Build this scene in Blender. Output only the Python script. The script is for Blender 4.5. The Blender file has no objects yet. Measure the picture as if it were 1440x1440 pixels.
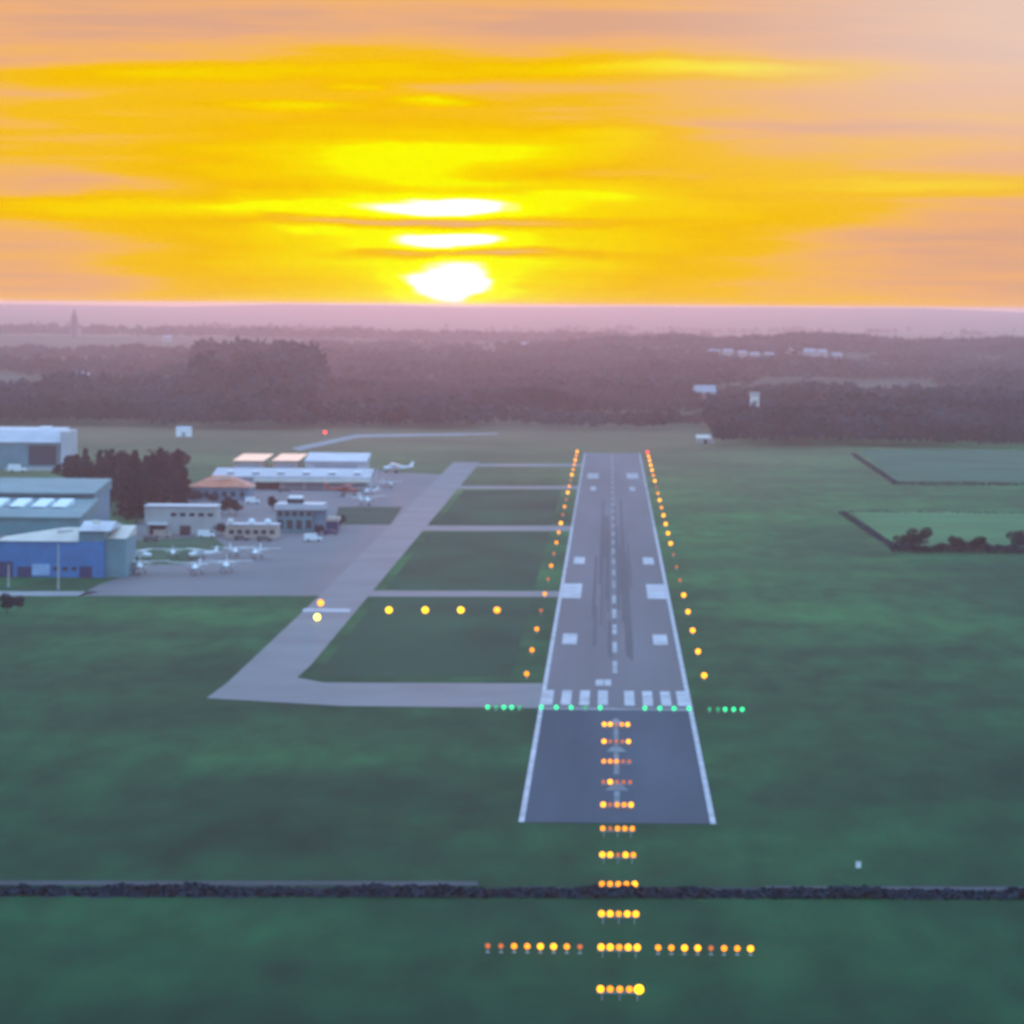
import bpy, math, random
import numpy as np
from mathutils import Vector, Matrix
random.seed(7); RNG = np.random.default_rng(11)
SC = bpy.context.scene; COL = SC.collection
R = math.radians
# ------------------------------------------------------------------ camera
F = 5810.0; H = 78.6; ROLL = R(0.4)
YAW = math.atan(135.98/5810); PITCH = math.atan(290.96/5810)
f0 = Vector((-math.sin(YAW)*math.cos(PITCH), math.cos(YAW)*math.cos(PITCH), -math.sin(PITCH)))
r0 = Vector((math.cos(YAW), math.sin(YAW), 0)); u0 = r0.cross(f0)
c_, s_ = math.cos(ROLL), math.sin(ROLL)
RV = r0*c_ + u0*s_; UV = u0*c_ - r0*s_
CAMP = Vector((0, 0, H))
cam = bpy.data.cameras.new('camera'); co = bpy.data.objects.new('camera', cam); COL.objects.link(co)
m = Matrix.Identity(4)
for i in range(3):
    m[i][0] = RV[i]; m[i][1] = UV[i]; m[i][2] = -f0[i]; m[i][3] = CAMP[i]
co.matrix_world = m
cam.sensor_width = 36; cam.lens = 36*F/1440; cam.clip_start = 1; cam.clip_end = 60000
cam.dof.use_dof = True; cam.dof.focus_distance = 50; cam.dof.aperture_fstop = 3.1; cam.dof.aperture_blades = 0
SC.camera = co

def at(x, y, z=0.0):
    """surveyed ground point seen at photograph position x, y"""
    d = f0*F + RV*(x-720) - UV*(y-720)
    t = (z-H)/d.z
    p = CAMP + d*t
    return Vector((p.x, p.y, z))
def at_dist(x, y, Y):
    d = f0*F + RV*(x-720) - UV*(y-720)
    return CAMP + d*(Y/d.y)

# ------------------------------------------------------------------ helpers
class MB:
    def __init__(s): s.v = []; s.f = []
    def face(s, pts):
        n = len(s.v); s.v += [tuple(p) for p in pts]; s.f.append(tuple(range(n, n+len(pts)))); return s
    def box(s, cx, cy, cz, sx, sy, sz, rz=0):
        n = len(s.v); ca, sa = math.cos(rz), math.sin(rz)
        for dz in (-.5, .5):
            for dx, dy in ((-.5,-.5),(.5,-.5),(.5,.5),(-.5,.5)):
                x, y = dx*sx, dy*sy
                s.v.append((cx+x*ca-y*sa, cy+x*sa+y*ca, cz+dz*sz))
        for q in ((3,2,1,0),(4,5,6,7),(0,1,5,4),(1,2,6,5),(2,3,7,6),(3,0,4,7)): s.f.append(tuple(n+i for i in q))
        return s
    def span(s, x0, x1, y0, y1, z0, z1):
        return s.box((x0+x1)/2, (y0+y1)/2, (z0+z1)/2, abs(x1-x0), abs(y1-y0), abs(z1-z0))
    def prism(s, prof, axis, a0, a1):
        """profile of (u, z) pushed along 'x' or 'y'"""
        n = len(s.v); k = len(prof)
        for a in (a0, a1):
            for u, z in prof: s.v.append((a, u, z) if axis == 'x' else (u, a, z))
        for i in range(k):
            j = (i+1) % k; s.f.append((n+i, n+j, n+k+j, n+k+i))
        s.f.append(tuple(range(n+k-1, n-1, -1))); s.f.append(tuple(range(n+k, n+2*k))); return s
    def tube(s, p0, p1, ra, rb, k=10):
        p0 = Vector(p0); p1 = Vector(p1); d = (p1-p0).normalized()
        a = d.orthogonal().normalized(); b = d.cross(a); n = len(s.v)
        for p, r in ((p0, ra), (p1, rb)):
            for i in range(k):
                t = 2*math.pi*i/k; s.v.append(tuple(p + a*math.cos(t)*r + b*math.sin(t)*r))
        for i in range(k):
            j = (i+1) % k; s.f.append((n+i, n+j, n+k+j, n+k+i))
        s.f.append(tuple(range(n+k-1, n-1, -1))); s.f.append(tuple(range(n+k, n+2*k))); return s
    def loft(s, secs, k=14):
        """sections (y, z, half width, half height) along y"""
        n = len(s.v)
        for y, z, w, h in secs:
            for i in range(k):
                t = 2*math.pi*i/k; s.v.append((math.cos(t)*w, y, z+math.sin(t)*h))
        for q in range(len(secs)-1):
            for i in range(k):
                j = (i+1) % k; s.f.append((n+q*k+i, n+q*k+j, n+(q+1)*k+j, n+(q+1)*k+i))
        s.f.append(tuple(range(n+k-1, n-1, -1))); e = n+(len(secs)-1)*k; s.f.append(tuple(range(e, e+k))); return s
    def ell(s, c, r, nu=14, nv=9):
        n = len(s.v)
        for a in range(1, nv):
            ph = math.pi*a/nv
            for i in range(nu):
                t = 2*math.pi*i/nu
                s.v.append((c[0]+r[0]*math.sin(ph)*math.cos(t), c[1]+r[1]*math.sin(ph)*math.sin(t), c[2]+r[2]*math.cos(ph)))
        tp = len(s.v); s.v.append((c[0], c[1], c[2]+r[2])); s.v.append((c[0], c[1], c[2]-r[2]))
        for a in range(nv-2):
            for i in range(nu):
                j = (i+1) % nu; s.f.append((n+a*nu+i, n+(a+1)*nu+i, n+(a+1)*nu+j, n+a*nu+j))
        for i in range(nu):
            j = (i+1) % nu; s.f.append((tp, n+i, n+j)); e = n+(nv-2)*nu; s.f.append((tp+1, e+j, e+i))
        return s
    def build(s, name, mat, parent=None, smooth=False, loc=None):
        me = bpy.data.meshes.new(name); me.from_pydata(s.v, [], s.f); me.validate(); me.update()
        if smooth: me.polygons.foreach_set('use_smooth', [True]*len(me.polygons))
        me.materials.append(mat)
        o = bpy.data.objects.new(name, me); COL.objects.link(o)
        if parent is not None: o.parent = parent
        if loc is not None: o.location = loc
        return o
def tag(o, label=None, cat=None, group=None, kind=None):
    if label: o['label'] = label
    if cat: o['category'] = cat
    if group: o['group'] = group
    if kind: o['kind'] = kind
    return o
def empty(name, loc, rz=0):
    o = bpy.data.objects.new(name, None); COL.objects.link(o); o.location = loc; o.rotation_euler.z = rz
    o.empty_display_size = 1; return o
def copy_tree(o, parent=None):
    c = o.copy(); COL.objects.link(c)
    if parent is not None: c.parent = parent
    for ch in list(o.children): copy_tree(ch, c)
    return c
def np_mesh(name, V, Q, mat, parent=None):
    """V (n,3), Q (m,4) arrays to one mesh object"""
    me = bpy.data.meshes.new(name); k = Q.shape[1]
    me.vertices.add(len(V)); me.vertices.foreach_set('co', V.astype(np.float32).ravel())
    me.loops.add(Q.size); me.loops.foreach_set('vertex_index', Q.astype(np.int32).ravel())
    me.polygons.add(len(Q)); me.polygons.foreach_set('loop_start', np.arange(0, Q.size, k, dtype=np.int32))
    me.polygons.foreach_set('loop_total', np.full(len(Q), k, dtype=np.int32))
    me.update(); me.validate(); me.materials.append(mat)
    o = bpy.data.objects.new(name, me); COL.objects.link(o)
    if parent is not None: o.parent = parent
    return o
ORD = ['first','second','third','fourth','fifth','sixth','seventh','eighth','ninth','tenth','eleventh','twelfth','thirteenth',
       'fourteenth','fifteenth','sixteenth','seventeenth','eighteenth','nineteenth','twentieth','twenty-first','twenty-second','twenty-third','twenty-fourth']

# ------------------------------------------------------------------ materials
def lin(*c):
    return tuple((x/255/12.92 if x/255 <= .04045 else ((x/255+.055)/1.055)**2.4) for x in c)
def mat(name, col, rough=.7, var=.25, scale=.5, metal=0, spec=.5, dirt=None, stretch=(1,1,1)):
    mt = bpy.data.materials.new(name); mt.use_nodes = True; nt = mt.node_tree; b = nt.nodes['Principled BSDF']
    tc = nt.nodes.new('ShaderNodeTexCoord'); mp = nt.nodes.new('ShaderNodeMapping'); mp.inputs['Scale'].default_value = stretch
    n = nt.nodes.new('ShaderNodeTexNoise'); n.inputs['Scale'].default_value = scale; n.inputs['Detail'].default_value = 5
    rp = nt.nodes.new('ShaderNodeValToRGB')
    lo = dirt or tuple(x*(1-var) for x in col); hi = tuple(min(1, x*(1+var)) for x in col)
    rp.color_ramp.elements[0].position = .3; rp.color_ramp.elements[1].position = .7
    rp.color_ramp.elements[0].color = (*lo, 1); rp.color_ramp.elements[1].color = (*hi, 1)
    nt.links.new(tc.outputs['Object'], mp.inputs[0]); nt.links.new(mp.outputs[0], n.inputs['Vector'])
    nt.links.new(n.outputs['Fac'], rp.inputs[0]); nt.links.new(rp.outputs[0], b.inputs['Base Color'])
    b.inputs['Roughness'].default_value = rough; b.inputs['Metallic'].default_value = metal
    b.inputs['Specular IOR Level'].default_value = spec
    return mt
def lampmat(name, col, s):
    mt = bpy.data.materials.new(name); mt.use_nodes = True; b = mt.node_tree.nodes['Principled BSDF']
    b.inputs['Base Color'].default_value = (col[0]*.12, col[1]*.12, col[2]*.12, 1); b.inputs['Specular IOR Level'].default_value = .1; b.inputs['Emission Color'].default_value = (*col, 1)
    b.inputs['Emission Strength'].default_value = s
    try: mt.cycles.emission_sampling = 'NONE'
    except Exception: pass
    return mt
M = dict(
 asphalt=mat('worn asphalt', (.068,.066,.076), .68, .4, .05, stretch=(1,.06,1)),
 old_asphalt=mat('old asphalt', (.055,.067,.088), .9, .4, .04, spec=.2, stretch=(1,.1,1)),
 taxi=mat('taxiway concrete', (.14,.13,.13), .66, .2, .04),
 apron=mat('apron concrete', (.10,.09,.094), .66, .22, .03, stretch=(1,.4,1)),
 lane=mat('narrow lane asphalt', (.065,.065,.075), .85, .45, .06, spec=.2, stretch=(.4,1,1)),
 arrow=mat('worn arrow paint', (.17,.17,.18), .8, .45, .3),
 paint=mat('worn white paint', (.42,.395,.41), .6, .35, .18),
 thinpaint=mat('faded white paint', (.32,.31,.31), .7, .4, .1),
 track=mat('gravel track', (.25,.24,.24), .9, .3, .08),
 rubber=mat('tyre rubber deposits', (.046,.044,.05), .8, .2, .2, stretch=(1,.02,1)),
 hedge=mat('hedge leaves', (.022,.033,.048), .95, .4, .3, spec=.2),
 conifer=mat('conifer needles', (.006,.013,.022), .95, .4, .3, spec=.0),
 leaf=mat('broad leaves', (.012,.024,.028), .95, .4, .2, spec=.0),
 wood=mat('woodland leaves', (.026,.040,.050), .95, .75, .012, spec=.0),
 bark=mat('bark', (.05,.04,.035), .9, .3, 2),
 blue=mat('blue cladding', (.001,.15,.36), .5, .15, .3),
 dblue=mat('dark blue doors', (.008,.02,.09), .5, .2, .5),
 lblue=mat('pale blue panel', (.25,.4,.6), .5, .15, .5),
 beige=mat('beige roof sheet', (.62,.52,.42), .45, .15, .15),
 teal=mat('teal cladding', (.09,.23,.25), .5, .2, .15),
 tealroof=mat('teal roof', (.09,.19,.19), .5, .25, .08),
 mauve=mat('pale roof sheet', (.5,.48,.5), .4, .15, .1),
 grey=mat('grey roof sheet', (.33,.34,.37), .35, .2, .06),
 white=mat('white painted metal', (.86,.85,.84), .35, .06, .8),
 cream=mat('cream fascia', (.72,.66,.56), .4, .1, .3),
 shiny=mat('bright metal roof', (.85,.75,.6), .16, .08, .15, metal=.9),
 tan=mat('tan render', (.46,.36,.28), .7, .15, .2),
 pale=mat('pale render', (.42,.40,.37), .7, .15, .2),
 redroof=mat('orange red roof tiles', (.62,.17,.07), .5, .2, .3),
 bluewall=mat('blue grey wall', (.12,.22,.28), .6, .2, .3),
 glass=mat('dark glass', (.02,.035,.05), .12, .2, .5),
 dark=mat('dark opening', (.012,.014,.02), .6, .2, .5),
 metal=mat('galvanised metal', (.35,.36,.36), .45, .2, 1.0, metal=.5),
 housing=mat('yellow lamp housing', (.45,.27,.03), .5, .2, 2),
 tyre=mat('tyre', (.02,.02,.02), .9, .2, 2),
 red=mat('faded red paint', (.45,.10,.07), .5, .15, 1),
 stone=mat('grey stone', (.28,.26,.24), .85, .2, .3),
 brick=mat('brick', (.3,.18,.14), .85, .2, .3),
 roofdark=mat('dark slate', (.09,.08,.085), .7, .2, .3),
 Y=lampmat('bright amber lamp', (1,.39,.012), 3.0),
 O=lampmat('amber lamp', (1,.31,.012), 2.1),
 D=lampmat('dim amber lamp', (1,.24,.07), .75),
 G=lampmat('green lamp', (.03,1,.36), 1.7),
 g=lampmat('dim green lamp', (.03,1,.36), .55),
 P=lampmat('yellow landing lamp', (1,.58,.012), 2.7),
 W=lampmat('orange landing lamp', (1,.38,.012), 2.6),
 K=lampmat('pale yellow lamp', (1,.8,.12), 4.0),
 X=lampmat('red lamp', (1,.06,.04), 3.0),
)
# grass ground
def ground_mat():
    mt = bpy.data.materials.new('grass and fields'); mt.use_nodes = True; nt = mt.node_tree; N = nt.nodes; L = nt.links
    b = N['Principled BSDF']; b.inputs['Roughness'].default_value = .95; b.inputs['Specular IOR Level'].default_value = .1
    tc = N.new('ShaderNodeTexCoord')
    def noise(scale, st, det=5, ro=.55):
        mp = N.new('ShaderNodeMapping'); mp.inputs['Scale'].default_value = st
        n = N.new('ShaderNodeTexNoise'); n.inputs['Scale'].default_value = scale; n.inputs['Detail'].default_value = det; n.inputs['Roughness'].default_value = ro
        L.new(tc.outputs['Object'], mp.inputs[0]); L.new(mp.outputs[0], n.inputs['Vector']); return n.outputs['Fac']
    def ramp(fac, els):
        r = N.new('ShaderNodeValToRGB'); e = r.color_ramp.elements
        e[0].position, e[0].color = els[0][0], (*els[0][1], 1); e[1].position, e[1].color = els[-1][0], (*els[-1][1], 1)
        for p, c in els[1:-1]: q = e.new(p); q.color = (*c, 1)
        L.new(fac, r.inputs[0]); return r.outputs[0]
    def mix(f, a, c, bt='MIX'):
        x = N.new('ShaderNodeMix'); x.data_type = 'RGBA'; x.blend_type = bt
        if hasattr(f, 'is_linked'): L.new(f, x.inputs[0])
        else: x.inputs[0].default_value = f
        L.new(a, x.inputs[6]); L.new(c, x.inputs[7]); return x.outputs[2]
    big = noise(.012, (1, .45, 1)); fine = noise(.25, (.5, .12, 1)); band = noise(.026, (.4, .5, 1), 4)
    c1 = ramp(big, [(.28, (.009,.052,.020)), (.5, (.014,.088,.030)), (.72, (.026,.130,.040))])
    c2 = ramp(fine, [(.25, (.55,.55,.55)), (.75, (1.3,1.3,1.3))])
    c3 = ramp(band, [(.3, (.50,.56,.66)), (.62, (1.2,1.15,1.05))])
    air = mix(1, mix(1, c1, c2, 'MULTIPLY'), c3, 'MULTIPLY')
    mp = N.new('ShaderNodeMapping'); mp.inputs['Scale'].default_value = (.0032, .0016, 1)
    vo = N.new('ShaderNodeTexVoronoi'); vo.inputs['Scale'].default_value = 1
    L.new(tc.outputs['Object'], mp.inputs[0]); L.new(mp.outputs[0], vo.inputs['Vector'])
    sp = N.new('ShaderNodeSeparateColor'); L.new(vo.outputs['Color'], sp.inputs[0])
    fld = ramp(sp.outputs[0], [(0, (.03,.05,.03)), (.3, (.04,.065,.035)), (.5, (.07,.08,.045)), (.7, (.10,.085,.06)), (.85, (.045,.06,.035)), (1, (.15,.13,.10))])
    sx = N.new('ShaderNodeSeparateXYZ'); L.new(tc.outputs['Object'], sx.inputs[0])
    mr = N.new('ShaderNodeMapRange'); mr.inputs[1].default_value = 2450; mr.inputs[2].default_value = 2900
    L.new(sx.outputs[1], mr.inputs[0])
    # far grass turned tan by the runway end: sunset glare painted into its colour
    mr2 = N.new('ShaderNodeMapRange'); mr2.inputs[1].default_value = 1500; mr2.inputs[2].default_value = 2500; L.new(sx.outputs[1], mr2.inputs[0])
    glare_tan = ramp(big, [(.3, (.11,.085,.045)), (.7, (.19,.135,.07))])
    mr3 = N.new('ShaderNodeMapRange'); mr3.inputs[1].default_value = 260; mr3.inputs[2].default_value = 20; L.new(sx.outputs[0], mr3.inputs[0])
    dm = N.new('ShaderNodeMath'); dm.operation = 'MULTIPLY'; L.new(mr2.outputs[0], dm.inputs[0]); L.new(mr3.outputs[0], dm.inputs[1])
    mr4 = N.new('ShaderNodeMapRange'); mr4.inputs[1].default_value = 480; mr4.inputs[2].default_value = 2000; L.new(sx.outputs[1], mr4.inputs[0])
    range_tone = ramp(mr4.outputs[0], [(0, (.66,.68,.70)), (.3, (.95,.95,.92)), (1, (1.5,1.55,1.3))])  # grass tone: darker near, brighter green farther off
    a2 = mix(dm.outputs[0], mix(1, air, range_tone, 'MULTIPLY'), glare_tan)
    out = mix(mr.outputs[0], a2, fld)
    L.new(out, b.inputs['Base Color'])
    return mt
GM = ground_mat()

# ------------------------------------------------------------------ terrain
def sstep(a, b, x): t = np.clip((x-a)/(b-a), 0, 1); return t*t*(3-2*t)
def hgt(X, Y):
    X = np.asarray(X, float); Y = np.asarray(Y, float)
    px = 858 + X/np.maximum(Y, 1)*F
    roll = 6*np.sin(X/410+1.3)*np.sin(Y/930+.4) + 4*np.sin(X/190+Y/610)
    z = sstep(2700, 4200, Y)*(1-sstep(7500, 9000, Y))*roll*.5
    ridge = 17*sstep(-330, 200, X)*np.exp(-((Y-6200)/950)**2)*(1+.22*np.sin(X/120)+.12*np.sin(X/47+1))
    z = z + ridge
    left = 9*np.exp(-((Y-8200)/1100)**2)*sstep(200, -900, X)
    z = z + left
    # the far ridge
    prof = np.interp(px, [-2500, -600, 0, 250, 400, 520, 640, 760, 900, 1000, 1150, 1300, 1370, 1440, 1800, 3800], [50, 60, 67, 61, 76, 73, 68, 71, 76, 75, 78, 78.4, 70, 60, 58, 50])
    z = z + prof*sstep(12000, 18800, Y)*(1+.012*np.sin(X/230)+.008*np.sin(X/91))
    z = z*(1-sstep(19300, 21500, Y))
    return z
ys = np.concatenate([np.linspace(-500, 2600, 40), np.linspace(2660, 9500, 150), np.linspace(9600, 24000, 90)])
us = np.linspace(-1, 1, 181)
X = us[None, :]*(700+.36*np.maximum(ys, 0))[:, None]; Y = np.repeat(ys[:, None], len(us), 1)
V = np.stack([X, Y, hgt(X, Y)], -1).reshape(-1, 3); nu = len(us)
i, j = np.meshgrid(np.arange(len(ys)-1), np.arange(nu-1), indexing='ij'); a = (i*nu+j).ravel()
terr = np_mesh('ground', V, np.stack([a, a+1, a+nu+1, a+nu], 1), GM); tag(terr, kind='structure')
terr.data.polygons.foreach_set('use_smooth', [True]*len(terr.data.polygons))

def sheet(name, pts, z, mt, parent=None):
    mb = MB(); mb.face([(p[0], p[1], z) for p in pts]); o = mb.build(name, mt, parent)
    if o.data.polygons[0].normal.z < 0: o.data.flip_normals()
    return tag(o, kind='structure')
def P(*xy): return [at(x, y) for x, y in xy]
def Yof(y, x=858): return at(x, y).y

# ------------------------------------------------------------------ runway
XC = .5*(at(866, 997).x + at(871, 1391).x); HW = 15.1
Y0, YT, Y1 = Yof(1158), Yof(998), Yof(637)
runway = MB().face([(XC-HW, YT, .06), (XC+HW, YT, .06), (XC+HW, Y1, .06), (XC-HW, Y1, .06)]).build('runway', M['asphalt']); tag(runway, kind='structure')
sheet('displaced_runway', [(XC-HW, Y0), (XC+HW, Y0), (XC+HW, YT), (XC-HW, YT)], .06, M['old_asphalt'])
def marks(name, rects, mt='paint', z=.085):
    mb = MB()
    for x0, x1, a, b in rects: mb.face([(XC+x0, a, z), (XC+x1, a, z), (XC+x1, b, z), (XC+x0, b, z)])
    return tag(mb.build(name, M[mt], runway), kind='structure')
marks('edge_stripe', [(-HW+.1, -HW+.95, Y0, 1470), (HW-.95, HW-.1, Y0, 1470)])
marks('faded_edge_stripe', [(-HW+.1, -HW+.9, 1472, Y1-6), (HW-.9, HW-.1, 1472, Y1-6)], 'thinpaint')
marks('threshold_stripes', [(o-1, o+1, YT+8, YT+39) for o in (-13.5, -9.85, -6.2, -2.55, 2.75, 6.4, 10.05, 13.3)], z=.09)
marks('threshold_line', [(-HW+1.2, HW-1.2, YT-1, YT+1.6)], 'thinpaint')
marks('runway_number_paint', [(-4.1, -2.5, 852, 866), (-2.3, -.9, 852, 866)])
marks('centreline_dashes', [(-.55, .45, y, y+30) for y in np.arange(882, 1140, 52)], 'thinpaint', z=.088)
marks('faded_centreline', [(-.5, .4, y, y+30) for y in np.arange(1150, 2180, 52)], 'track', z=.088)
marks('touchdown_marks', [(-12.3, -8.9, 957, 987), (9.0, 12.4, 957, 987), (-14.1, -9.0, 1108, 1166), (9.0, 14.1, 1108, 1166),
                          (-12.2, -8.9, 1256, 1290), (9.0, 12.3, 1256, 1290)])
marks('far_touchdown_marks', [(-11.6, -6.4, 1880, 1940), (6.6, 11.8, 1880, 1940), (-9.6, -7.2, 1755, 1795), (7.2, 9.6, 1755, 1795)], 'thinpaint')
rr_ = random.Random(3)
for k in range(48):
    xa = rr_.choice((-1, 1))*rr_.gauss(2.6, 1.3); ya = rr_.uniform(900, 1330); wd = rr_.uniform(.15, .9)
    marks('rubber_deposit', [(xa, xa+wd, ya, ya+rr_.uniform(90, 380))], 'rubber', 0.063+.0004*k)
mb = MB()
for yh, ys0 in ((Yof(1010), Yof(1042)), (Yof(1046), Yof(1090)), (Yof(1098), Yof(1132))):
    mb.face([(XC-1.9, yh-14, .085), (XC+1.9, yh-14, .085), (XC, yh, .085)])
    mb.face([(XC-.45, ys0, .085), (XC+.45, ys0, .085), (XC+.45, yh-15, .085), (XC-.45, yh-15, .085)])
tag(mb.build('displaced_arrows', M['arrow'], runway), kind='structure')

# taxiways, apron, roads
TL, TR = at(438, 850).x-.2, at(600, 740).x
sheet('taxiway', [at(290, 982), (TL-1, Yof(960, 330)), (TL, Yof(838, 450)), (TL, Yof(650, 640)), (TR, Yof(650, 672)), (TR, Yof(935, 430)), at(418, 953), at(455, 960), (XC-HW-.02, Yof(962)), (XC-HW-.02, Yof(997)), at(480, 993)], .045, M['taxi'])
for ya, yb in ((652, 656), (683.5, 687.5), (739.5, 747), (831.5, 840)):
    sheet('taxiway_link', [(TR+.02, Yof(yb, 640)), (XC-HW-.02, Yof(yb, 800)), (XC-HW-.02, Yof(ya, 800)), (TR+.02, Yof(ya, 640))], .04, M['taxi'])
sheet('apron', P((110, 838), (449, 838), (545, 752), (610, 690), (628, 668), (560, 664), (520, 660), (330, 662), (250, 700), (180, 745), (190, 805), (140, 822)), .03, M['apron'])
sheet('service_road', P((-120, 838), (111, 838), (142, 832), (-120, 831)), .03, M['track'])
island = mat('island grass', (.03,.065,.04), .95, .25, .05, spec=.1)
sheet('grass_island', P((470, 738), (549, 738), (566, 713), (476, 713)), .05, island)
sheet('grass_patch', P((186, 795), (262, 793), (318, 770), (300, 755), (190, 760)), .05, mat('apron grass', (.04,.1,.05), .95, .3, .05, spec=.1))
rough_grass = mat('unmown grass', (.012,.060,.028), .95, .35, .03, spec=.1, stretch=(1,.4,1))
for ya, yb in ((952, 842), (829, 749), (737, 689)):
    sheet('rough_grass', [(TR+3, Yof(ya, 500)), (XC-HW-7, Yof(ya, 760)), (XC-HW-7, Yof(yb, 780)), (TR+3, Yof(yb, 600))], .02, rough_grass)
sheet('taxiway_holding_line', P((425, 860.5), (492, 861), (493, 856.5), (427, 856)), .07, M['paint'])
mb = MB(); xs_ = np.linspace(-500, 2000, 120); rr_ = random.Random(5)
lo_ = [at(x, 1262+rr_.uniform(-2.5, 2)) for x in xs_]; hi_ = [at(x, 1247+rr_.uniform(-2, 2)) for x in xs_]
for k in range(119): mb.face([(p.x, p.y, .02) for p in (lo_[k], lo_[k+1], hi_[k+1], hi_[k])])
tag(mb.build('ditch', mat('ditch reeds', (.024,.034,.040), .95, .5, .12, spec=.1)), kind='structure')
sheet('perimeter_road', P((-300, 1244), (672, 1245.5), (672, 1239.5), (-300, 1238)), .03, M['lane'])
sheet('perimeter_track', P((1075, 1250), (1800, 1254), (1800, 1249), (1075, 1246)), .03, M['lane'])
sheet('far_track', P((420, 634), (505, 615), (700, 611), (700, 609), (500, 611), (410, 630)), .03, M['track'])
sheet('field', P((1255, 766), (1800, 768), (1800, 722), (1196, 718)), .03, mat('pale pasture', (.065,.17,.06), .95, .25, .02, spec=.1))
sheet('far_field', P((1258, 676), (1800, 678), (1800, 634), (1210, 632)), .03, mat('far pasture', (.05,.115,.065), .95, .25, .02, spec=.1))

# ------------------------------------------------------------------ lamps
def lens_mesh(r, mt, name='lens'):
    mb = MB().ell((0, 0, 0), (r, r*.8, r)); o = mb.build(name, mt, smooth=True); return o  # lens larger than life, the lamp's bloom built into its size
def lamp(name, loc, key, r, hz=.9):
    """stake, base plate, housing and lens"""
    t = empty(name, loc)
    MB().tube((0,0,0), (0,0,.08), .28, .25, 12).build('base', M['metal'], t)
    MB().tube((0,0,.08), (0,0,hz-r*.75), .06, .05, 8).build('stem', M['metal'], t)
    MB().tube((0,r*.30,hz), (0,r*1.05,hz), r*.8, r*.45, 14).build('housing', M['housing'], t)
    l = lens_mesh(r, M[key]); l.parent = t; l.location = (0, 0, hz)
    return t
kinds = {}
def put_lamp(name, loc, key, r, label, cat, group, hz=.9):
    k = (name, key, round(r, 3), hz)
    if k not in kinds: o = lamp(name, loc, key, r, hz); kinds[k] = o
    else: o = copy_tree(kinds[k]); o.location = loc
    tag(o, label, cat, group); return o
# approach light bars: every 30 m out from the threshold
ROWS = ['YYDOY','YDDDY','OOODD','DYDDD','YDOOY','ODOOO','YYDYO','OOOOY','YYOYY','YYOYY','YOOOP']
for n, row in enumerate(ROWS):
    yb = [1019,1043,1071,1100,1132,1165,1202,1243,1285,1332,1391][n]
    hz = .62 if n < 5 else 1.3
    p = at(866, yb, hz); p = Vector((XC, p.y, .06 if p.y > Y0 else 0))
    t = empty('approach_light_bar', p)
    tag(t, f'amber approach light bar of five lamps, {ORD[n]} out from the green threshold lights', 'light bar', 'amber approach light bars on the extended centreline')
    MB().box(0, 0, hz-.42, 5.2, .16, .14).build('crossbeam', M['metal'], t)
    for sx in (-2, 0, 2):
        MB().tube((sx, 0, 0), (sx, 0, hz-.49), .09, .07, 8).build('post', M['metal'], t)
    for q, ch in enumerate(row):
        r = {'Y': .42, 'O': .38, 'D': .31, 'P': .56}[ch]
        lx = (q-2)*1.09
        lm = MB().tube((lx, r*.3, hz), (lx, r*1.0, hz), r*.8, r*.4, 12).tube((lx, r*.5, hz-.36), (lx, r*.5, hz-.2), .07, .07, 6).build('lamp', M['housing'], t)
        l = lens_mesh(r, M[ch]); l.parent = lm; l.location = (lx, 0, hz)
        if ch == 'D': lm['label'] = 'dimmer pinkish lamp'
# crossbar wings
cy = at(866, 1332, .8).y
for side, pat, word in ((-1, 'DOYYOODD', 'taxiway'), (1, 'OOYYDOOY', 'open grass')):
    for n, ch in enumerate(pat):
        put_lamp('approach_lamp', (XC+side*(4.75+1.6*n), cy, 0), ch, {'Y': .40, 'O': .37, 'D': .32}[ch],
                 f'amber crossbar lamp, {ORD[n]} outward from the light bar on the {word} side', 'lamp', 'amber lamps of the approach crossbar', .8)
# green threshold lights
gx = [(685,'G'),(697,'g'),(708,'G'),(719,'G'),(730,'g'),(761,'G'),(782,'G'),(803,'G'),(823,'g'),(844,'G'),(907,'G'),(928,'G'),(948,'G'),(969,'G'),(998,'g'),(1010,'g'),(1020,'G'),(1032,'G'),(1044,'G')]
for n, (x, ch) in enumerate(gx):
    p = at(x, 998 + (x-866)*.006, .5); p.y = YT - 3
    on = 5 <= n <= 13
    w = 'in the row across the runway' if on else ('in the wing on the taxiway side' if n < 5 else 'in the wing on the open grass')
    k = n-5 if on else (n if n < 5 else n-14)
    put_lamp('threshold_light', (p.x, p.y, .065 if on else 0), ch, .42 if ch == 'G' else .34,
             f'green threshold light, {ORD[k]} from the left {w}', 'runway light', 'green runway threshold lights', .6)
# edge lights every 60 m
for side, word in ((-1, 'taxiway'), (1, 'open grass')):
    for n in range(23):
        yy = 868 + 60.5*n
        pl = 'OOOoODOoOOYDOoYOoYOOYOY' if side < 0 else 'YYYYYoDdYYYYOYOdYOYYYYX'
        ch = pl[n]; key = {'o': 'D', 'd': 'D'}.get(ch, ch)
        r = {'Y': .60, 'O': .52, 'D': .40, 'o': .42, 'd': .34, 'X': .65}[ch]*(1+.18*n/22)
        colr = 'red' if ch == 'X' else 'amber'
        put_lamp('runway_edge_light', (XC+side*(HW+3.6), yy, 0), key, round(r, 2),
                 f'{colr} runway edge light, {ORD[n]} beyond the threshold on the {word} side', 'runway light', 'runway edge lights', 1.0)
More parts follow.
